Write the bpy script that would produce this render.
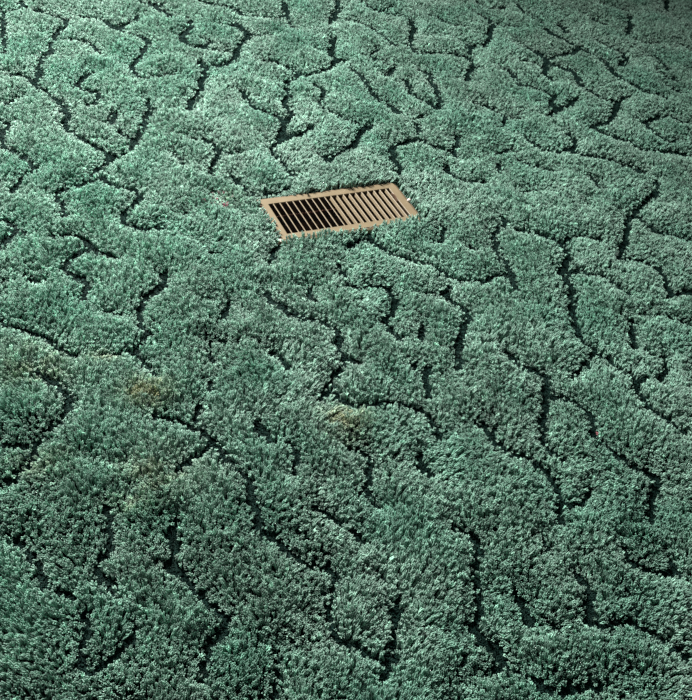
import bpy, bmesh, math
import numpy as np
from mathutils import Matrix, Vector, kdtree

for o in list(bpy.data.objects):
    bpy.data.objects.remove(o)
scene = bpy.context.scene
col = scene.collection
rng = np.random.default_rng(11)

# ---------------------------------------------------------------- camera
F_PX, CX, CY = 988.0, 346.0, 350.0
PITCH, ROLL = math.radians(41.6), math.radians(11.0)
CAM_H = 1.0
Z_PLATE = 0.0105                       # top of the register's faceplate
CAM = np.array([0.0, 0.0, CAM_H + Z_PLATE])
_f = np.array([0, math.cos(PITCH), -math.sin(PITCH)])
_r = np.array([1.0, 0, 0])
_u = np.cross(_r, _f)
RIGHT = math.cos(ROLL) * _r + math.sin(ROLL) * _u
UP = -math.sin(ROLL) * _r + math.cos(ROLL) * _u

def ground(px, z):
    """photo pixels (n,2) -> points on the level plane z"""
    px = np.asarray(px, float)
    d = ((px[:, :1] - CX) / F_PX) * RIGHT - ((px[:, 1:2] - CY) / F_PX) * UP + _f
    t = (z - CAM[2]) / d[:, 2:3]
    return (CAM + d * t)[:, :2]

cam_data = bpy.data.cameras.new('camera')
cam = bpy.data.objects.new('camera', cam_data)
col.objects.link(cam)
cam_data.sensor_fit = 'VERTICAL'
cam_data.sensor_height = 36.0
cam_data.lens = F_PX / 700.0 * 36.0
cam_data.clip_start = 0.02
m = Matrix.Identity(4)
for i in range(3):
    m[i][0], m[i][1], m[i][2], m[i][3] = RIGHT[i], UP[i], -_f[i], CAM[i]
cam.matrix_world = m
scene.camera = cam

# ---------------------------------------------------------------- world, lights, exposure
world = bpy.data.worlds.new('room_light')
scene.world = world
world.use_nodes = True
bg = world.node_tree.nodes['Background']
bg.inputs['Color'].default_value = (0.86, 0.93, 1.0, 1)
bg.inputs['Strength'].default_value = 0.075

def area_light(name, loc, target, sx, sy, power, color, spread):
    d = bpy.data.lights.new(name, 'AREA')
    d.shape = 'RECTANGLE'; d.size = sx; d.size_y = sy
    d.energy = power; d.color = color; d.spread = math.radians(spread)
    o = bpy.data.objects.new(name, d)
    o.location = loc
    o.rotation_euler = (Vector(target) - Vector(loc)).to_track_quat('-Z', 'Y').to_euler()
    col.objects.link(o)
    return o

area_light('window_daylight', (-1.75, 2.65, 1.9), (-0.62, 1.38, 0.0), 0.85, 0.85, 112, (1.0, 0.975, 0.94), 88)

vs = scene.view_settings
scene.display_settings.display_device = 'sRGB'
vs.view_transform = 'Standard'
vs.look = 'None'
vs.exposure = 0.0
vs.gamma = 1.0
vs.use_curve_mapping = False

# ---------------------------------------------------------------- helpers
def link(name, me, mat=None, parent=None):
    o = bpy.data.objects.new(name, me)
    col.objects.link(o)
    if mat is not None:
        me.materials.append(mat)
    if parent is not None:
        o.parent = parent
    return o

def mesh_from(name, verts, faces, smooth=False):
    me = bpy.data.meshes.new(name)
    me.from_pydata([tuple(v) for v in verts], [], faces)
    me.update()
    if smooth:
        me.polygons.foreach_set('use_smooth', [True] * len(me.polygons))
    return me

def bm_mesh(name, bm, smooth=False):
    bmesh.ops.recalc_face_normals(bm, faces=bm.faces)
    me = bpy.data.meshes.new(name)
    bm.to_mesh(me); bm.free()
    if smooth:
        me.polygons.foreach_set('use_smooth', [True] * len(me.polygons))
    return me

def new_mat(name):
    mt = bpy.data.materials.new(name)
    mt.use_nodes = True
    nt = mt.node_tree
    return mt, nt, nt.nodes['Principled BSDF']

def fourier(seed, scale, n=48, spread=0.6):
    """smooth random field of about unit variance; scale in metres"""
    g = np.random.default_rng(seed)
    k = 2 * math.pi / scale * (1 + spread * g.standard_normal(n))
    a = g.uniform(0, 2 * math.pi, n); p = g.uniform(0, 2 * math.pi, n)
    kx, ky = k * np.cos(a), k * np.sin(a)
    def f(xy):
        s = np.zeros(len(xy))
        for i in range(n):
            s += np.cos(xy[:, 0] * kx[i] + xy[:, 1] * ky[i] + p[i])
        return s * math.sqrt(2.0 / n)
    return f

# ---------------------------------------------------------------- register placement
SLOT = ground([(268, 204), (389.4, 188.3), (410.5, 215.5), (287.7, 233.7)], Z_PLATE)
REG_C = SLOT.mean(0)
_L = (SLOT[1] - SLOT[0] + SLOT[2] - SLOT[3]) / 2
_S = (SLOT[0] - SLOT[3] + SLOT[1] - SLOT[2]) / 2
REG_YAW = math.atan2(_L[1], _L[0])
SL = float(np.linalg.norm(_L))         # slotted field, long and short side
SW = float(np.linalg.norm(_S))
MARG = 0.021
OL, OW = SL + 2 * MARG, SW + 2 * MARG
print('register', SL, SW, SL / SW, math.degrees(REG_YAW), REG_C)
AX = np.array([math.cos(REG_YAW), math.sin(REG_YAW)])
BX = np.array([-AX[1], AX[0]])

def reg_local(xy):
    d = xy - REG_C
    return np.stack([d @ AX, d @ BX], 1)

# ---------------------------------------------------------------- materials
def carpet_material():
    mt, nt, b = new_mat('green_pile')
    N, Lk = nt.nodes, nt.links
    at = N.new('ShaderNodeAttribute'); at.attribute_type = 'INSTANCER'; at.attribute_name = 'tint'
    Lk.new(at.outputs['Color'], b.inputs['Base Color'])
    b.inputs['Roughness'].default_value = 0.5
    Lk.new(at.outputs['Alpha'], b.inputs['Specular IOR Level'])   # kept low on the loops so their painted shade stays dark
    mu = N.new('ShaderNodeMath'); mu.operation = 'MULTIPLY'; mu.inputs[1].default_value = 0.1
    Lk.new(at.outputs['Alpha'], mu.inputs[0]); Lk.new(mu.outputs[0], b.inputs['Sheen Weight'])
    b.inputs['Sheen Roughness'].default_value = 0.4
    b.inputs['Sheen Tint'].default_value = (0.75, 0.95, 0.9, 1)
    return mt

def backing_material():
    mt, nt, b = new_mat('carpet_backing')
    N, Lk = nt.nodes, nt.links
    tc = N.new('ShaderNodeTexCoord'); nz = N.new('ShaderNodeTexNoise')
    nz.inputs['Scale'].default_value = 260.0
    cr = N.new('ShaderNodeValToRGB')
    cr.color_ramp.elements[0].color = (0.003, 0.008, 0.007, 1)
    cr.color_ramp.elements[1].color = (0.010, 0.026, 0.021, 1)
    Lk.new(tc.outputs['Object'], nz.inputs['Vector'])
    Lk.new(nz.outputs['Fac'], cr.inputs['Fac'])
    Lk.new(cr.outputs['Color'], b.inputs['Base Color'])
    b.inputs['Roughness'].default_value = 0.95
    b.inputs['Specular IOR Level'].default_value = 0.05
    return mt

def enamel_material(name, c0, c1, rough=0.42):
    mt, nt, b = new_mat(name)
    N, Lk = nt.nodes, nt.links
    tc = N.new('ShaderNodeTexCoord'); nz = N.new('ShaderNodeTexNoise')
    nz.inputs['Scale'].default_value = 45.0; nz.inputs['Detail'].default_value = 6.0
    cr = N.new('ShaderNodeValToRGB')
    cr.color_ramp.elements[0].position = 0.3; cr.color_ramp.elements[1].position = 0.7
    cr.color_ramp.elements[0].color = (*c0, 1)
    cr.color_ramp.elements[1].color = (*c1, 1)
    Lk.new(tc.outputs['Object'], nz.inputs['Vector'])
    Lk.new(nz.outputs['Fac'], cr.inputs['Fac'])
    Lk.new(cr.outputs['Color'], b.inputs['Base Color'])
    b.inputs['Roughness'].default_value = rough
    return mt

M_PILE = carpet_material()
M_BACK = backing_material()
M_TAN = enamel_material('tan_enamel', (0.128, 0.098, 0.056), (0.152, 0.119, 0.070))
M_WORN = enamel_material('worn_brown_edge', (0.060, 0.032, 0.018), (0.11, 0.062, 0.034), 0.6)
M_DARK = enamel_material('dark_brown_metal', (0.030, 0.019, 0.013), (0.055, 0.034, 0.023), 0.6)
M_ROD = enamel_material('rusty_damper_metal', (0.14, 0.066, 0.046), (0.20, 0.10, 0.07), 0.6)
M_SCREW, _nt, _b = new_mat('screw_steel')
_b.inputs['Base Color'].default_value = (0.52, 0.47, 0.43, 1)
_b.inputs['Metallic'].default_value = 0.1
_b.inputs['Roughness'].default_value = 0.35

# ---------------------------------------------------------------- floor with the duct opening
BOX_L, BOX_W = SL + 0.010, SW + 0.010      # damper box, outside
def floor_mesh():
    bm = bmesh.new()
    hl, hw = BOX_L / 2 + 0.003, BOX_W / 2 + 0.003
    hole = [REG_C + AX * sx * hl + BX * sy * hw for sx, sy in ((-1, -1), (1, -1), (1, 1), (-1, 1))]
    c = np.array([0.0, 1.6]); R = 4.0
    out = [c + R * (AX * sx + BX * sy) for sx, sy in ((-1, -1), (1, -1), (1, 1), (-1, 1))]
    top_o = [bm.verts.new((*p, 0)) for p in out]; top_i = [bm.verts.new((*p, 0)) for p in hole]
    bot_o = [bm.verts.new((*p, -0.03)) for p in out]; bot_i = [bm.verts.new((*p, -0.03)) for p in hole]
    for i in range(4):
        j = (i + 1) % 4
        bm.faces.new((top_o[i], top_o[j], top_i[j], top_i[i]))
        bm.faces.new((bot_o[i], bot_i[i], bot_i[j], bot_o[j]))
        bm.faces.new((top_i[i], top_i[j], bot_i[j], bot_i[i]))
        bm.faces.new((top_o[i], bot_o[i], bot_o[j], top_o[j]))
    return bm_mesh('floor', bm)

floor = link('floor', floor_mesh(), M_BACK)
floor['kind'] = 'structure'

# ---------------------------------------------------------------- floor register
reg = bpy.data.objects.new('floor_register', None)
reg.location = (REG_C[0], REG_C[1], 0.0005)
reg.rotation_euler = (0, 0, REG_YAW)
col.objects.link(reg)
reg['label'] = 'tan metal floor vent register with slanted slats set into green carpet'
reg['category'] = 'vent'
ZP = Z_PLATE - 0.0005

def rounded_rect(l, w, r, n=5):
    pts = []
    for cx, cy, a0 in ((l/2-r, w/2-r, 0), (-l/2+r, w/2-r, 90), (-l/2+r, -w/2+r, 180), (l/2-r, -w/2+r, 270)):
        for k in range(n + 1):
            a = math.radians(a0 + 90 * k / n)
            pts.append((cx + r * math.cos(a), cy + r * math.sin(a)))
    return pts

def ring_stack(levels, close=True):
    """levels: list of (outline points, z) with equal counts; stitched loop to loop"""
    bm = bmesh.new()
    rows = [[bm.verts.new((x, y, z)) for x, y in pts] for pts, z in levels]
    n = len(rows[0])
    for a, b in zip(rows[:-1], rows[1:]):
        for i in range(n):
            j = (i + 1) % n
            bm.faces.new((a[i], a[j], b[j], b[i]))
    return bm

def ring_at(l, w, r): return rounded_rect(l, w, r)
T = 0.0012
LIP = 0.0060                                # sloped edge band
plate = ring_stack([
    (ring_at(SL, SW, 0.0006), ZP - 0.0030),
    (ring_at(SL, SW, 0.0006), ZP - 0.0006),
    (ring_at(SL + 0.0012, SW + 0.0012, 0.0012), ZP),
    (ring_at(OL - 2 * LIP, OW - 2 * LIP, 0.004), ZP + 0.0002),
])
link('faceplate', bm_mesh('faceplate', plate), M_TAN, reg)
fold = ring_stack([
    (ring_at(OL - 2 * LIP, OW - 2 * LIP, 0.004), ZP + 0.0002),
    (ring_at(OL - 2 * LIP + 0.0008, OW - 2 * LIP + 0.0008, 0.0043), ZP - 0.0005),
    (ring_at(OL - 2 * LIP + 0.0046, OW - 2 * LIP + 0.0046, 0.005), ZP - 0.0008),
])
fo = link('fold_line', bm_mesh('fold_line', fold), M_WORN, reg)
fo['label'] = 'worn brown crease along the rim'
lip = ring_stack([
    (ring_at(OL - 2 * LIP + 0.0046, OW - 2 * LIP + 0.0046, 0.005), ZP - 0.0008),
    (ring_at(OL - 0.0016, OW - 0.0016, 0.006), ZP - 0.0024),
    (ring_at(OL, OW, 0.007), ZP - 0.0040),
    (ring_at(OL, OW, 0.007), 0.0),
    (ring_at(OL - 0.002, OW - 0.002, 0.006), 0.0),
])
link('edge_lip', bm_mesh('edge_lip', lip), M_TAN, reg)

def reg_at(px, z):
    """photo pixel -> register coordinates on the plane z above the floor"""
    return reg_local(ground([px], z))[0]

NS = 20
PITCH_S = SL / (NS - 0.7)
def slat_mesh(sign):
    """curved strip pressed out of the plate; its foot swings towards +x*sign"""
    prof = []
    n = 7
    for k in range(n):
        t = k / (n - 1)
        prof.append((sign * (0.0026 * t ** 0.9), -0.0040 * t))
    half = 0.0008
    left, right = [], []
    for k, (x, z) in enumerate(prof):
        w = half * (1.35 - 0.5 * min(1, k / 2))
        left.append((x - w, z)); right.append((x + w, z))
    cap = [(prof[0][0] + half * 0.6, 0.0006), (prof[0][0] - half * 0.6, 0.0006)]
    loop = right[::-1] + [cap[0], cap[1]] + left
    bm = bmesh.new()
    hw = SW / 2 + 0.001
    A = [bm.verts.new((x, -hw, z)) for x, z in loop]
    B = [bm.verts.new((x, hw, z)) for x, z in loop]
    nn = len(loop)
    for i in range(nn):
        j = (i + 1) % nn
        bm.faces.new((A[i], A[j], B[j], B[i]))
    bm.faces.new(A); bm.faces.new(B[::-1])
    return bm_mesh('slat', bm)
slat_r, slat_l = slat_mesh(1), slat_mesh(-1)
for mm in (slat_r, slat_l): mm.materials.append(M_TAN)
for k in range(1, NS):
    o = bpy.data.objects.new('slat', slat_r if k < NS / 2 else slat_l)
    o.location = (-SL / 2 + (k - 0.25) * PITCH_S, 0, ZP - 0.0009)
    col.objects.link(o); o.parent = reg

# damper box under the plate, open at the top
bx = ring_stack([
    (ring_at(BOX_L, BOX_W, 0.001), ZP - 0.0012),
    (ring_at(BOX_L, BOX_W, 0.001), -0.060),
    (ring_at(BOX_L - 0.002, BOX_W - 0.002, 0.001), -0.060),
    (ring_at(BOX_L - 0.002, BOX_W - 0.002, 0.001), ZP - 0.0012),
    (ring_at(BOX_L, BOX_W, 0.001), ZP - 0.0012),
])
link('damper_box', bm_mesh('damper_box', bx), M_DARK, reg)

def strip(l, w, t, rx):
    bm = bmesh.new()
    bmesh.ops.create_cube(bm, size=1.0)
    bmesh.ops.scale(bm, vec=(l, w, t), verts=bm.verts)
    bmesh.ops.bevel(bm, geom=bm.edges[:], offset=t * 0.3, segments=1, affect='EDGES')
    bmesh.ops.rotate(bm, cent=(0, 0, 0), matrix=Matrix.Rotation(rx, 3, 'X'), verts=bm.verts)
    return bm
for px, zz in (((308, 223), -0.030), ((330, 232), -0.030)):
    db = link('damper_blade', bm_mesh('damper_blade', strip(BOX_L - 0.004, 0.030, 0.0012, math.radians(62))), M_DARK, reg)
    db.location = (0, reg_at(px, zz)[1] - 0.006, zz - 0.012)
zb = -0.0100
bar = link('linkage_bar', bm_mesh('linkage_bar', strip(SL * 0.55, 0.0030, 0.0015, 0.2)), M_ROD, reg)
bp = reg_at((309, 212.5), zb)
bar.location = (-SL * 0.20, bp[1], zb)

# thumb lever standing in the last slot
def lever_mesh():
    bm = bmesh.new()
    n = 9
    outer, inner = [], []
    for k in range(n):
        t = k / (n - 1)
        y = (t - 0.5) * 0.026
        h = 0.0042 * math.sin(math.pi * t) + 0.0004
        outer.append((y, h)); inner.append((y, h * 0.25 - 0.0012))
    loop = outer + inner[::-1]
    A = [bm.verts.new((-0.0010, y, z)) for y, z in loop]
    B = [bm.verts.new((0.0010, y, z)) for y, z in loop]
    for i in range(len(loop)):
        j = (i + 1) % len(loop)
        bm.faces.new((A[i], A[j], B[j], B[i]))
    for i in range(n - 1):
        i2 = 2 * n - 1 - i
        bm.faces.new((A[i], A[i + 1], A[i2 - 1], A[i2]))
        bm.faces.new((B[i], B[i2], B[i2 - 1], B[i + 1]))
    return bm_mesh('thumb_lever', bm)
lv = link('thumb_lever', lever_mesh(), M_WORN, reg)
lp_ = reg_at((393.9, 197.0), Z_PLATE)
lv.location = (SL / 2 - 0.0030, lp_[1], ZP - 0.0006)

# screw at the middle of the right-hand end
def screw_mesh():
    bm = bmesh.new()
    prof = [(0.0, 0.0046), (0.0016, 0.0044), (0.0030, 0.0036), (0.0038, 0.0022), (0.0040, 0.0)]
    n = 16
    top = bm.verts.new((0, 0, prof[0][1]))
    rows = [[bm.verts.new((r * math.cos(2*math.pi*k/n), r * math.sin(2*math.pi*k/n), z)) for k in range(n)] for r, z in prof[1:]]
    for k in range(n):
        bm.faces.new((top, rows[0][k], rows[0][(k+1) % n]))
    for a, b in zip(rows[:-1], rows[1:]):
        for k in range(n):
            bm.faces.new((a[k], b[k], b[(k+1) % n], a[(k+1) % n]))
    bm.faces.new(rows[-1])
    return bm_mesh('screw', bm, True)
sc = link('screw', screw_mesh(), M_SCREW, reg)
sp_ = reg_at((409, 200.4), Z_PLATE + 0.001)
sc.location = (sp_[0], sp_[1], ZP - 0.0002)
sc['label'] = 'pale round screw head'

# ---------------------------------------------------------------- grooves, traced from the photograph
# tile origin in photo pixels -> strokes [strength, x, y, x, y ...] in quarter pixels from that origin
G = {
(0, 0): [
 [.8, 0,30, 20,60, 15,100, 10,150, 15,185, 22,210],
 [1, 85,0, 95,25, 150,35, 190,50, 230,62, 262,75, 268,95, 240,115, 215,140, 210,170, 205,195, 165,235, 155,265, 145,300, 140,335],
 [.8, 50,40, 95,25],
 [1, 330,62, 390,70, 425,85, 445,105, 470,118, 500,115], [1, 445,105, 490,100, 540,68, 545,55],
 [.9, 250,155, 300,155, 345,160, 375,180, 395,205, 415,218],
 [1, 30,290, 80,292, 120,310, 135,340, 170,350, 195,370, 235,395, 260,425, 240,450],
 [.8, 0,400, 30,408, 60,390, 90,378],
 [1, 10,485, 45,490, 25,510, 5,530, 10,575, 40,600, 80,610, 110,640, 140,660, 100,690],
 [1.1, 260,430, 270,470, 265,510, 300,535, 345,565, 400,590, 430,615, 440,635],
 [1, 370,690, 410,660, 440,630, 500,605, 540,570, 560,535, 575,500, 580,460, 600,425, 585,395],
 [1.1, 365,285, 330,305, 310,325, 300,340, 330,350, 370,360, 400,375, 395,395, 360,415],
 [1, 545,570, 510,540, 475,520], [1.1, 440,490, 460,460, 455,445],
 [1.1, 520,130, 560,140, 595,160, 575,190, 560,220, 540,245, 525,265, 550,295, 560,310, 600,305, 660,295, 692,290],
 [1, 570,0, 610,10, 640,30, 670,50, 692,60], [1, 630,30, 650,10], [.5, 590,210, 625,215]],
(173, 0): [
 [1, 120,0, 160,15, 210,20, 260,35, 290,55, 350,65, 420,72, 460,55, 450,20, 435,0],
 [.8, 460,60, 470,90, 495,115], [1.1, 70,75, 70,105, 40,135, 40,160, 75,178, 115,185],
 [.9, 115,185, 150,195, 200,200, 245,205], [1, 125,190, 150,155],
 [1.1, 210,95, 245,95, 280,115, 305,145, 270,170, 255,205, 240,235, 200,255, 140,260, 125,275, 125,295, 100,320, 110,350, 95,385, 65,400, 60,435],
 [.8, 110,240, 130,270], [.7, 270,90, 300,130, 330,140, 400,135],
 [1, 365,235, 400,240, 440,260, 480,275, 500,290, 490,310], [1, 490,290, 530,297, 570,292, 620,270, 655,240],
 [1.1, 660,0, 665,35, 635,65, 625,90], [.8, 635,75, 670,70], [1.1, 640,145, 635,185, 625,210, 655,235, 680,240],
 [.5, 575,195, 610,205], [1, 490,310, 455,325, 460,350, 465,375, 440,405, 455,430, 480,455, 450,480],
 [.6, 430,320, 460,340],
 [1.1, 270,360, 300,390, 325,425, 365,440, 410,455, 445,480, 440,520, 430,550, 395,590, 400,605],
 [1, 440,550, 480,545, 520,525, 550,500], [1.1, 570,335, 610,360, 605,385, 585,405, 610,430, 660,455, 690,475],
 [1, 75,545, 120,550, 155,570, 180,600, 215,605, 270,600], [1, 175,610, 160,640, 145,690],
 [.7, 0,610, 20,630, 40,660], [1, 400,605, 430,635, 460,680, 480,700], [1.2, 605,620, 610,640, 640,620, 692,585]],
(346, 0): [
 [.8, 0,75, 50,85, 110,112, 160,145, 210,180], [1, 60,0, 120,40, 160,48, 220,62, 265,80, 268,105, 265,140, 258,180],
 [.8, 130,45, 190,20], [1, 260,180, 290,205, 350,208, 400,212, 450,215, 490,225, 510,260, 490,290, 485,320],
 [.6, 280,135, 330,138, 380,145], [1, 470,165, 500,180, 495,210], [1, 500,178, 545,180, 575,155, 580,120, 590,95],
 [.9, 590,95, 620,98, 692,98], [1, 370,65, 400,85, 430,95], [1, 540,55, 575,70, 590,95], [.9, 440,95, 475,100],
 [.8, 520,125, 560,135], [.8, 520,0, 560,25, 610,30, 640,25], [1, 620,265, 660,285, 692,310],
 [1.1, 30,270, 55,290, 80,320, 100,365, 140,400, 180,415, 215,450], [1, 105,225, 135,240, 160,245],
 [1.1, 195,265, 180,285, 160,300], [.7, 105,215, 130,195, 140,185],
 [1.1, 245,320, 250,350, 270,375, 310,395, 340,410, 370,430, 378,400, 365,360, 350,325, 340,290, 300,270],
 [.8, 290,465, 320,460], [.9, 280,490, 300,515, 290,535],
 [1.1, 0,475, 45,490, 80,510, 50,530, 45,560, 20,580, 0,578], [1, 80,510, 105,495],
 [1, 520,410, 570,420, 620,450, 645,470, 692,470], [.8, 640,470, 630,500],
 [1.1, 185,580, 185,620, 205,645, 215,690], [1, 190,580, 230,568, 290,550, 340,575, 390,590, 430,605, 450,625],
 [1.1, 450,540, 440,570, 432,605], [1, 410,660, 400,680, 430,690], [.7, 600,610, 650,595, 692,605], [.8, 620,690, 610,650]],
(519, 0): [
 [.8, 0,15, 20,45, 60,65, 90,80], [1, 170,95, 190,125], [1, 110,110, 150,140, 190,155, 235,185, 215,205, 165,215, 125,225],
 [1, 0,165, 50,190, 100,220, 115,240, 105,260, 105,290, 130,320], [.8, 0,235, 40,240, 95,262],
 [1.1, 0,330, 60,345, 110,365, 140,380, 130,410, 155,435, 200,415, 225,395], [.9, 155,435, 120,465],
 [1.1, 125,250, 180,265, 220,280, 245,300, 235,325, 260,345, 300,370, 345,390, 400,400, 385,430, 380,460, 345,490, 300,500],
 [.7, 400,400, 430,380], [1, 240,185, 300,215, 350,240, 360,265], [.8, 290,65, 340,90], [.9, 445,60, 450,100, 430,130],
 [.6, 330,10, 400,30, 440,40], [1, 320,165, 370,190, 410,205, 430,225, 410,255],
 [1.1, 365,265, 400,300, 440,325, 480,345, 520,365, 570,375, 595,390], [.8, 590,0, 590,40], [1, 570,240, 600,270],
 [1, 580,295, 625,315], [.6, 520,215, 560,225], [.9, 600,340, 640,360], [.7, 620,65, 660,80], [.7, 450,150, 500,165, 560,165],
 [.8, 640,170, 670,185, 692,195], [1.1, 300,505, 350,535, 400,550, 450,565, 490,590, 550,600, 620,605, 692,615],
 [1, 510,490, 545,470, 600,455, 650,480, 692,490], [1, 515,490, 560,540, 600,565, 640,555],
 [1, 30,545, 70,580, 110,600, 160,605], [1.1, 160,605, 200,600, 225,580, 215,545, 200,530],
 [1.1, 0,630, 40,655, 90,670, 130,680], [1.1, 225,605, 280,620, 340,625, 390,645, 440,660, 500,680]],
(0, 175): [
 [1, 85,5, 60,30, 40,60], [1.1, 360,15, 310,35, 260,45, 225,70, 230,100, 250,140, 265,160],
 [1.1, 400,5, 440,35, 490,45, 540,55, 555,90, 530,110], [1.1, 505,125, 480,150, 490,180, 540,205, 590,210, 640,205],
 [1.1, 0,175, 40,190, 70,215, 40,240, 15,265, 0,290], [.7, 70,215, 110,235],
 [1, 200,235, 260,230, 310,240, 350,260, 370,290, 420,315, 455,330],
 [1.1, 365,295, 320,310, 275,345, 260,375, 300,400, 345,425, 350,460, 325,495], [.9, 95,395, 140,425, 170,410], [1, 0,415, 15,410],
 [1.1, 0,580, 40,600, 90,615, 160,640, 210,665, 245,690, 270,700], [.8, 410,540, 450,550, 490,555],
 [1.2, 650,385, 655,430, 620,460, 580,490, 560,530, 550,570, 570,610, 585,650, 540,690]],
(173, 175): [
 [1, 230,0, 280,40, 330,80, 380,72, 450,50], [.6, 150,60, 180,65, 190,110], [.6, 250,130, 320,155], [.8, 40,150, 65,140],
 [1, 150,300, 190,305], [.5, 60,240, 100,260, 130,290], [1.2, 430,260, 405,300, 390,345],
 [1.1, 370,470, 410,505, 460,535, 500,565, 560,575, 620,590, 660,620, 670,660, 665,700], [1, 550,450, 560,500],
 [1, 660,350, 680,400], [1, 235,500, 220,540, 200,570], [.6, 150,490, 200,510], [.5, 250,510, 290,560], [.8, 150,660, 200,650, 270,660]],
(346, 175): [
 [1, 430,0, 490,20, 560,25], [.6, 320,110, 290,60, 250,45], [.5, 360,60, 380,110],
 [1.1, 90,215, 95,250, 130,280, 180,305, 240,330, 300,350], [1, 0,290, 30,270, 80,250], [.9, 400,210, 380,255, 360,265],
 [1.1, 300,350, 360,365, 400,395, 450,420, 500,420, 560,420, 600,400, 650,385],
 [1.2, 625,165, 645,190, 605,215, 600,260, 615,310, 650,350, 670,400, 685,440], [.9, 580,225, 620,210], [.8, 500,285, 530,290],
 [1.1, 0,430, 50,440, 100,430, 150,445, 190,480, 190,520, 160,560, 150,590, 190,625, 230,650], [1.1, 305,600, 310,650],
 [.9, 330,475, 380,480, 410,455], [1.2, 400,490, 440,510, 490,545, 500,570, 470,600, 455,640, 455,690], [.7, 410,440, 405,490]],
(519, 175): [
 [1, 290,0, 320,40], [.7, 20,70, 60,60], [.6, 265,100, 270,120],
 [1.2, 0,215, 60,225, 120,245, 170,270, 190,300, 200,340, 170,380, 195,415, 215,440], [1, 185,265, 200,245, 260,235, 320,250],
 [1.1, 200,385, 240,380, 300,395, 350,405, 400,440, 440,475], [1.2, 215,440, 210,510, 220,560, 235,620, 250,660, 300,690],
 [1.1, 440,155, 480,160, 510,190, 550,215, 620,235, 692,255],
 [1.2, 440,155, 430,210, 425,270, 405,300, 400,325, 450,325, 500,340, 550,365, 580,400, 600,450, 620,470, 692,460], [1, 600,460, 600,490],
 [1.1, 555,20, 550,70, 500,110, 470,150], [.6, 540,95, 600,105], [1.1, 540,550, 600,560, 660,580, 692,590],
 [1.1, 460,580, 455,640, 470,690], [.6, 540,550, 470,560], [.6, 0,480, 30,510]],
(0, 350): [
 [1, 260,-5, 300,20], [.8, 400,20, 440,15, 465,20], [1.1, 515,0, 560,20, 580,50, 600,90],
 [1.2, 150,85, 200,115, 245,155, 280,190, 285,215, 250,250, 220,290, 180,320, 150,360, 140,400, 110,460, 60,500, 30,510],
 [.8, 0,355, 60,375, 130,365], [1.1, 620,255, 660,260, 692,275], [.5, 340,420, 380,440, 440,450, 510,460], [.6, 530,530, 515,590],
 [1.3, 430,610, 445,650, 440,700]],
(173, 350): [
 [1.1, 150,0, 165,40], [.7, 145,110, 140,160], [1.1, 105,215, 95,260],
 [1.2, 0,270, 50,285, 100,310, 140,345, 190,380, 200,420, 240,455, 290,490, 320,530, 310,580, 330,620, 350,680],
 [1, 150,370, 110,410, 60,440, 20,480], [1.3, 330,290, 360,325, 400,360], [1, 390,0, 430,30, 460,70],
 [1.1, 690,30, 670,80, 625,120, 620,160, 580,190], [1.1, 625,160, 660,185, 692,205],
 [1, 460,370, 500,410, 490,450, 485,490], [.6, 600,500, 600,560], [1.1, 580,630, 630,660, 660,690], [.9, 0,700, 15,670]],
(346, 350): [
 [1.1, 0,30, 60,48], [1.1, 270,50, 300,85, 330,130, 330,180], [1, 340,90, 330,60], [1.1, 450,0, 460,40, 455,75],
 [1.1, 0,210, 70,212, 150,205, 220,210, 290,235, 340,275, 360,320, 365,350], [.6, 190,110, 210,180],
 [1.1, 10,375, 60,400, 100,430, 95,490, 80,550, 90,600, 130,640], [1.1, 290,410, 300,450, 345,490], [1, 270,450, 300,470],
 [1.2, 545,285, 575,330, 600,365, 640,395, 670,415], [.7, 600,310, 600,350], [1.1, 640,0, 692,50], [.5, 470,300, 465,330]],
(519, 350): [
 [1.1, 0,60, 50,70, 100,95, 125,110], [1.2, 110,100, 105,150, 100,180, 105,220, 95,290, 90,350, 120,390, 165,420, 185,440],
 [1.2, 105,150, 130,175, 190,190, 240,210, 285,250, 300,290, 310,330, 330,370], [1.1, 215,100, 260,60, 300,10],
 [1.2, 300,0, 360,40, 410,80, 450,90, 475,130, 480,160, 510,200, 530,235, 580,265, 630,300, 660,325], [.7, 480,130, 520,110],
 [1.1, 580,20, 590,70, 570,115], [.8, 510,0, 550,20],
 [1.3, 370,385, 420,430, 470,460, 520,480, 550,520, 540,570, 530,620, 535,670],
 [1.2, 10,410, 60,440, 110,480, 140,530, 170,600, 160,650, 180,690], [.9, 200,625, 250,600, 290,555]],
(0, 525): [
 [1.3, 440,0, 455,50, 430,100, 385,150, 400,190, 440,230, 450,280], [1.3, 75,60, 130,110, 160,160, 165,200, 190,235],
 [.7, 200,245, 290,265, 310,290],
 [1.1, 350,350, 350,410, 330,470, 330,540, 345,580, 390,550, 440,520, 500,480, 530,430, 550,390], [1.2, 692,0, 685,80, 690,170]],
(173, 525): [
 [1.2, 0,60, 15,30], [1.2, 0,150, 50,200, 100,260, 160,310, 220,370, 200,430, 150,490, 130,560, 110,620],
 [1.1, 360,0, 400,40, 450,80, 500,130, 560,160], [1.2, 620,150, 650,210, 640,260], [.8, 640,260, 615,340],
 [1.1, 615,340, 630,400, 680,460], [.6, 550,370, 570,470], [.7, 480,450, 500,490], [.8, 400,500, 420,580, 410,670]],
(346, 525): [
 [1.2, 20,20, 60,60], [.7, 120,190, 150,230],
 [1.2, 430,0, 500,50, 530,100, 520,180, 530,270, 535,350, 500,420, 560,450, 610,490, 640,540, 580,580],
 [1.2, 200,310, 195,400, 190,480, 180,560, 160,620], [1.1, 0,470, 60,490, 100,530, 160,560], [1, 680,260, 692,300], [.5, 500,620, 510,690]],
(519, 525): [
 [1.1, 110,60, 130,90],
 [1.2, 230,180, 265,220, 295,270, 290,340, 280,380, 330,400, 390,390, 440,385, 490,405, 550,440, 610,470, 660,510],
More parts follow.
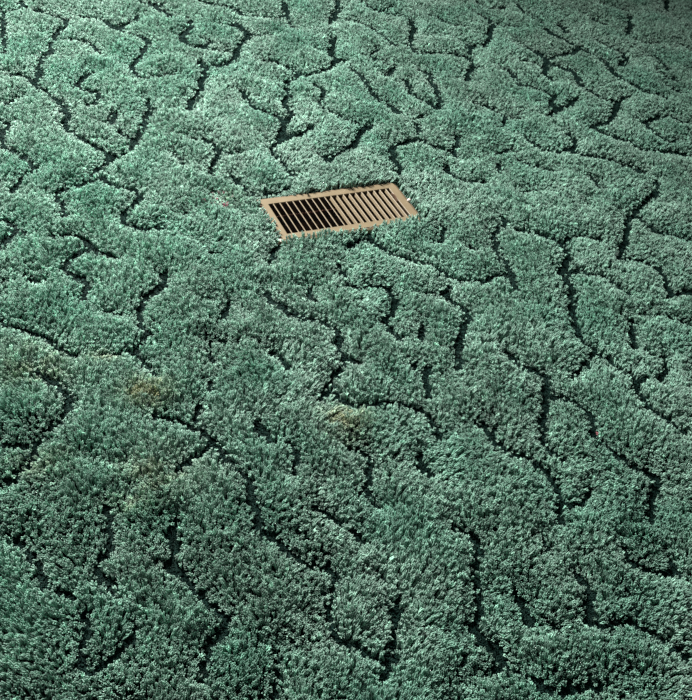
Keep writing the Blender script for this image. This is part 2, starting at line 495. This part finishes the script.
 [1.1, 420,90, 460,150, 540,175, 600,180], [1.2, 10,300, 35,360, 45,400], [.7, 130,410, 160,400], [.9, 440,270, 470,340, 450,390],
 [.9, 600,120, 620,160, 660,210], [1.1, 60,600, 120,640, 190,655, 270,640, 340,640], [.6, 440,600, 440,660], [.8, 0,580, 30,590]],
}
PILE_H = 0.0215
Z_GROOVE = 0.010                        # height at which the dark line is read off

def resample(p, step):
    seg = np.linalg.norm(np.diff(p, axis=0), axis=1)
    s = np.concatenate([[0], np.cumsum(seg)])
    n = max(2, int(s[-1] / step) + 1)
    q = np.linspace(0, s[-1], n)
    return np.stack([np.interp(q, s, p[:, 0]), np.interp(q, s, p[:, 1])], 1)

groove_pts, groove_w = [], []
for (ox, oy), strokes in G.items():
    for st in strokes:
        a = np.array(st[1:], float).reshape(-1, 2) / 4 + (ox, oy)
        if (ox, oy) == (519, 0): st[0] *= 1.2
        w = resample(ground(a, Z_GROOVE), 0.002)
        groove_pts.append(w); groove_w.append(np.full(len(w), st[0]))

# the pattern goes on outside the photograph with strokes of the same kind
def to_px(xy, z=0.01):
    d = np.column_stack([xy, np.full(len(xy), z)]) - CAM
    dz = d @ _f
    return np.stack([CX + F_PX * (d @ RIGHT) / dz, CY - F_PX * (d @ UP) / dz], 1), dz

XMIN, XMAX, YMIN, YMAX = -2.5, 2.7, 0.05, 4.6
tree_pts = np.concatenate(groove_pts)
cell = {}
def near(p, r):
    k = (int(p[0] / .05), int(p[1] / .05))
    for i in (-1, 0, 1):
        for j in (-1, 0, 1):
            for q in cell.get((k[0] + i, k[1] + j), ()):
                if (q[0] - p[0]) ** 2 + (q[1] - p[1]) ** 2 < r * r:
                    return True
    return False
for q in tree_pts[::4]:
    cell.setdefault((int(q[0] / .05), int(q[1] / .05)), []).append(q)
g2 = np.random.default_rng(5)
for tr in range(8000):
    p = np.array([g2.uniform(XMIN, XMAX), g2.uniform(YMIN, YMAX)])
    uv, dz = to_px(p[None])
    if dz[0] > 0.05 and -8 < uv[0, 0] < 700 and -8 < uv[0, 1] < 708: continue
    if near(p, 0.034): continue
    ang = g2.uniform(0, 2 * math.pi); turn = 0.0; path = [p]
    for s in range(int(g2.uniform(14, 46))):
        turn = 0.75 * turn + g2.normal(0, 0.28)
        ang += turn
        p = p + 0.008 * np.array([math.cos(ang), math.sin(ang)])
        if near(p, 0.024): break
        uv, dz = to_px(p[None])
        if dz[0] > 0.05 and -4 < uv[0, 0] < 696 and -4 < uv[0, 1] < 704: break
        path.append(p)
    if len(path) < 4: continue
    w = resample(np.array(path), 0.002)
    groove_pts.append(w); groove_w.append(np.full(len(w), g2.uniform(0.8, 1.15)))
    for q in w[::4]:
        cell.setdefault((int(q[0] / .05), int(q[1] / .05)), []).append(q)
groove_pts = np.concatenate(groove_pts); groove_w = np.concatenate(groove_w)
wob_x, wob_y = fourier(21, 0.03), fourier(22, 0.03)
groove_pts = groove_pts + 0.0012 * np.stack([wob_x(groove_pts), wob_y(groove_pts)], 1)
print('groove samples', len(groove_pts))
KD = kdtree.KDTree(len(groove_pts))
for i, q in enumerate(groove_pts):
    KD.insert((q[0], q[1], 0.0), i)
KD.balance()

# ---------------------------------------------------------------- carpet pile
SP = 0.0042
def tuft_roots():
    nx, ny = int((XMAX - XMIN) / SP), int((YMAX - YMIN) / (SP * 0.866))
    gx, gy = np.meshgrid(np.arange(nx), np.arange(ny))
    xy = np.stack([XMIN + (gx + 0.5 * (gy % 2)) * SP, YMIN + gy * SP * 0.866], -1).reshape(-1, 2)
    xy = xy + rng.normal(0, SP * 0.22, xy.shape)
    # keep what the photograph sees and a margin of about half a metre around it
    uv, dz = to_px(xy)
    mm = dz / F_PX                                     # metres per pixel
    keep = (dz > 0.2)
    mg = 0.75
    for lo_, hi_, k in ((0, 692, 0), (0, 700, 1)):
        keep &= (uv[:, k] > lo_ - mg / mm) & (uv[:, k] < hi_ + mg / mm)
    xy = xy[keep]
    l = np.abs(reg_local(xy))
    inside = (l[:, 0] < OL / 2 - 0.0005) & (l[:, 1] < OW / 2 - 0.0005)
    ls = reg_local(xy)
    inside |= (ls[:, 0] > 0) & (ls[:, 0] < OL / 2 + 0.003) & (l[:, 1] < OW / 2 - 0.004)
    return xy[~inside]

xy = tuft_roots()
N = len(xy)
dist = np.empty(N); gw = np.empty(N); gdir = np.empty((N, 2))
for i in range(N):
    co, idx, d = KD.find((xy[i, 0], xy[i, 1], 0.0))
    dist[i] = d; gw[i] = groove_w[idx]
    gdir[i] = (co[0] - xy[i, 0], co[1] - xy[i, 1])
gdir /= np.maximum(dist, 1e-6)[:, None]

def sstep(a, b, x):
    t = np.clip((x - a) / (b - a), 0, 1)
    return t * t * (3 - 2 * t)

core = 0.0096 * gw ** 0.7 * np.clip(0.80 + 0.34 * (xy[:, 1] - 0.8), 0.80, 1.45)
core *= 1 + 0.11 * fourier(33, 0.016)(xy) + 0.12 * fourier(34, 0.0075)(xy) + rng.normal(0, 0.15, N)                                     # half width of the low loops
prof = sstep(0.70, 1.12, dist / core)
# stray yarn ends stand in the edges of the carved lines
stray = (rng.random(N) < 0.20) & (dist / core > 0.50) & (dist / core < 0.95)
prof = np.where(stray, np.maximum(prof, rng.uniform(0.35, 0.95, N)), prof)
dome = 0.50 + 0.50 * sstep(-0.004, 0.032, dist - core)
lump = fourier(31, 0.055)(xy) + 0.8 * fourier(32, 0.013)(xy)
deep = np.clip(gw * 1.2, 0.5, 1.0)
low = 0.0030 + (1 - deep) * 0.014
h = low + (PILE_H * (dome + 0.035 * lump) - low) * prof
# beside the register the pile is pressed a little lower
rl = reg_local(xy)
rd = np.maximum(np.abs(rl[:, 0]) - OL / 2, np.abs(rl[:, 1]) - OW / 2)
near_reg = 1 - sstep(0.0, 0.030, rd)
h = np.maximum(h, PILE_H * 0.86 * near_reg * ((rl[:, 1] < 0) | (rl[:, 0] < -OL / 2)) * prof)
h *= 1 + rng.normal(0, 0.075, N)
h = np.maximum(h, 0.003)

# lay of the pile: slow patches plus a random scatter
lay = 0.20 * np.stack([fourier(41, 0.33)(xy), fourier(42, 0.33)(xy)], 1)
lay += 0.13 * np.stack([fourier(47, 0.11)(xy), fourier(48, 0.11)(xy)], 1)
lay += 0.10 * np.stack([fourier(43, 0.045)(xy), fourier(44, 0.045)(xy)], 1)
lay += 0.12 * np.stack([fourier(45, 0.012)(xy), fourier(46, 0.012)(xy)], 1)
lay += rng.normal(0, 0.17, (N, 2))
# the nap is brushed towards the near side in the far right-hand part
lay[:, 1] -= 0.30 * sstep(-0.2, 0.9, xy[:, 0] + 0.45 * (xy[:, 1] - 2.0)) * sstep(1.3, 2.2, xy[:, 1])
lay += gdir * (0.20 * np.exp(-np.maximum(dist - core, 0) / 0.007) * prof)[:, None]
# tufts lean over the plate's edge
edge = np.exp(-np.maximum(rd, 0) / 0.006)
outx = np.abs(rl[:, 0]) - OL / 2 > np.abs(rl[:, 1]) - OW / 2
tow = np.where(outx[:, None], -np.sign(rl[:, :1]) * AX, -np.sign(rl[:, 1:]) * BX)
nearside = (rl[:, 1] < -OW / 2 + 0.01) | (rl[:, 0] < -OL / 2)
lay += tow * (np.where(nearside, 0.50, 0.12) * edge)[:, None]
th = np.arctan(np.linalg.norm(lay, axis=1)); ph = np.arctan2(lay[:, 1], lay[:, 0]); ps = rng.uniform(0, 2 * math.pi, N)
c1, s1, c2, s2, c3, s3 = np.cos(ph), np.sin(ph), np.cos(th), np.sin(th), np.cos(ps), np.sin(ps)
R00 = c1 * c2 * c3 - s1 * s3; R10 = s1 * c2 * c3 + c1 * s3; R20 = -s2 * c3
R21 = s2 * s3; R22 = c2
rot = np.stack([np.arctan2(R21, R22), -np.arcsin(np.clip(R20, -1, 1)), np.arctan2(R10, R00)], 1)
wid = 0.80 * (1 + rng.normal(0, 0.12, N))
scl = np.stack([wid, wid, h / 0.018], 1)

# colour of the yarn: slow fading, tuft-to-tuft dye, and the old stains
base = np.array([0.188, 0.338, 0.265])
grey = np.array([0.200, 0.300, 0.248])
deepg = np.array([0.110, 0.270, 0.200])
t1 = np.clip(0.5 + 0.35 * fourier(51, 0.5)(xy), 0, 1)[:, None]
colr = base * (1 - 0.5 * t1) + grey * 0.5 * t1
t2 = np.clip(0.1 + 0.45 * fourier(52, 0.19)(xy), 0, 1)[:, None]
colr = colr * (1 - 0.65 * t2) + deepg * 0.65 * t2
STAINS = [(146, 392, 24, 13, .65), (342, 416, 24, 14, .6), (352, 432, 20, 10, .25), (160, 472, 40, 22, .30), (30, 365, 40, 22, .30),
          (45, 460, 40, 16, .20), (104, 356, 14, 7, .5), (130, 500, 30, 12, .25), (230, 195, 14, 10, .15)]
yel = np.array([0.270, 0.270, 0.145])
uv, dz = to_px(xy, 0.015)
ragged = fourier(61, 0.03)(xy)
for sx, sy, rx, ry, am in STAINS:
    q = ((uv[:, 0] - sx) / rx) ** 2 + ((uv[:, 1] - sy) / ry) ** 2
    a = (am * np.exp(-q * 1.1) * np.clip(1 + 0.45 * ragged, 0, 1.6))[:, None]
    colr = colr * (1 - a) + yel * a
# shade of the carved lines, painted as near-black colour on the low loops
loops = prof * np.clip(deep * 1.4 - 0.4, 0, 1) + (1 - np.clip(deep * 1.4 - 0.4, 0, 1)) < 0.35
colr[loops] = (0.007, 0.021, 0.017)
colr *= np.exp(rng.normal(0, 0.27, (N, 1)))
pick = rng.random(N) < 0.00002
colr[pick] = (0.30, 0.12, 0.13)
sp = (np.abs(uv[:, 0] - 218) < 12) & (np.abs(uv[:, 1] - 200) < 14) & (rng.random(N) < 0.06)
colr[sp] = (0.28, 0.10, 0.13)
NV = 14
variant = rng.integers(0, NV, N)

# yarn ends: a few plies twisted round each other, fraying at the cut tip (18 mm high)
def yarn_template(seed):
    g = np.random.default_rng(seed)
    V, Fc = [], []
    H = 0.018
    plies = g.integers(6, 8)
    for p in range(plies):
        a0 = 2 * math.pi * p / plies + g.normal(0, 0.25)
        tw = g.normal(1.4, 0.5)
        spread = g.uniform(0.0010, 0.0031)
        top = H * g.uniform(0.84, 1.06)
        lev = [(0.0, 0.0005, 0.0008), (0.45, 0.0008, 0.0009), (0.80, 0.0006 + 0.5 * spread, 0.00090), (0.94, spread, 0.00085), (1.0, spread * 1.1, 0.00050)]
        b0 = len(V)
        ns = 4
        for t, r, rad in lev:
            a = a0 + tw * t
            cx, cy = r * math.cos(a), r * math.sin(a)
            for k in range(ns):
                aa = a + 2 * math.pi * k / ns
                V.append((cx + rad * math.cos(aa), cy + rad * math.sin(aa), t * top))
        for i in range(len(lev) - 1):
            for k in range(ns):
                k2 = (k + 1) % ns
                Fc.append((b0 + i * ns + k, b0 + i * ns + k2, b0 + (i + 1) * ns + k2, b0 + (i + 1) * ns + k))
        e = b0 + (len(lev) - 1) * ns
        Fc.append((e, e + 1, e + 2, e + 3))
    return V, Fc

tv, tf, tid = [], [], []
for v in range(NV):
    V, Fc = yarn_template(100 + v)
    o = len(tv)
    tv += V; tf += [tuple(i + o for i in f) for f in Fc]; tid += [v] * len(Fc)
NT = len(tv)
me = bpy.data.meshes.new('carpet_pile')
root = np.column_stack([xy, np.full(N, -0.0003)])
me.from_pydata(tv + root.tolist(), [], tf)
def attr(name, typ, dom, data, key):
    at = me.attributes.new(name, typ, dom)
    at.data.foreach_set(key, np.ascontiguousarray(data).ravel())
pad = lambda a, fill=0.0: np.concatenate([np.full((NT,) + a.shape[1:], fill), a]).astype(np.float32)
attr('is_template', 'BOOLEAN', 'POINT', np.arange(NT + N) < NT, 'value')
attr('variant', 'INT', 'POINT', np.concatenate([np.zeros(NT), variant]).astype(np.int32), 'value')
attr('rot', 'FLOAT_VECTOR', 'POINT', pad(rot), 'vector')
attr('scl', 'FLOAT_VECTOR', 'POINT', pad(scl), 'vector')
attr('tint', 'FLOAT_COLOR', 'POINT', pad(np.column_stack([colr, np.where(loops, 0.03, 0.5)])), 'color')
attr('tid', 'INT', 'FACE', np.array(tid, np.int32), 'value')
me.polygons.foreach_set('use_smooth', [True] * len(me.polygons))
me.update()
carpet = link('carpet_pile', me, M_PILE)
carpet['kind'] = 'stuff'
carpet['label'] = 'green cut-pile carpet with wandering carved grooves and faint yellow stains'
carpet['category'] = 'carpet'

gt = bpy.data.node_groups.new('plant_tufts', 'GeometryNodeTree')
gt.interface.new_socket('Geometry', in_out='INPUT', socket_type='NodeSocketGeometry')
gt.interface.new_socket('Geometry', in_out='OUTPUT', socket_type='NodeSocketGeometry')
n, lk = gt.nodes, gt.links
gi, go = n.new('NodeGroupInput'), n.new('NodeGroupOutput')
def named(name, typ):
    a = n.new('GeometryNodeInputNamedAttribute'); a.data_type = typ
    a.inputs['Name'].default_value = name
    return a.outputs['Attribute']
sep = n.new('GeometryNodeSeparateGeometry'); sep.domain = 'POINT'
lk.new(gi.outputs[0], sep.inputs['Geometry'])
lk.new(named('is_template', 'BOOLEAN'), sep.inputs['Selection'])
spl = n.new('GeometryNodeSplitToInstances'); spl.domain = 'FACE'
lk.new(sep.outputs['Selection'], spl.inputs['Geometry'])
lk.new(named('tid', 'INT'), spl.inputs['Group ID'])
iop = n.new('GeometryNodeInstanceOnPoints')
lk.new(sep.outputs['Inverted'], iop.inputs['Points'])
lk.new(spl.outputs['Instances'], iop.inputs['Instance'])
iop.inputs['Pick Instance'].default_value = True
lk.new(named('variant', 'INT'), iop.inputs['Instance Index'])
e2r = n.new('FunctionNodeEulerToRotation')
lk.new(named('rot', 'FLOAT_VECTOR'), e2r.inputs[0])
lk.new(e2r.outputs[0], iop.inputs['Rotation'])
lk.new(named('scl', 'FLOAT_VECTOR'), iop.inputs['Scale'])
lk.new(iop.outputs['Instances'], go.inputs[0])
mod = carpet.modifiers.new('tufts', 'NODES')
mod.node_group = gt
print('tufts', N)
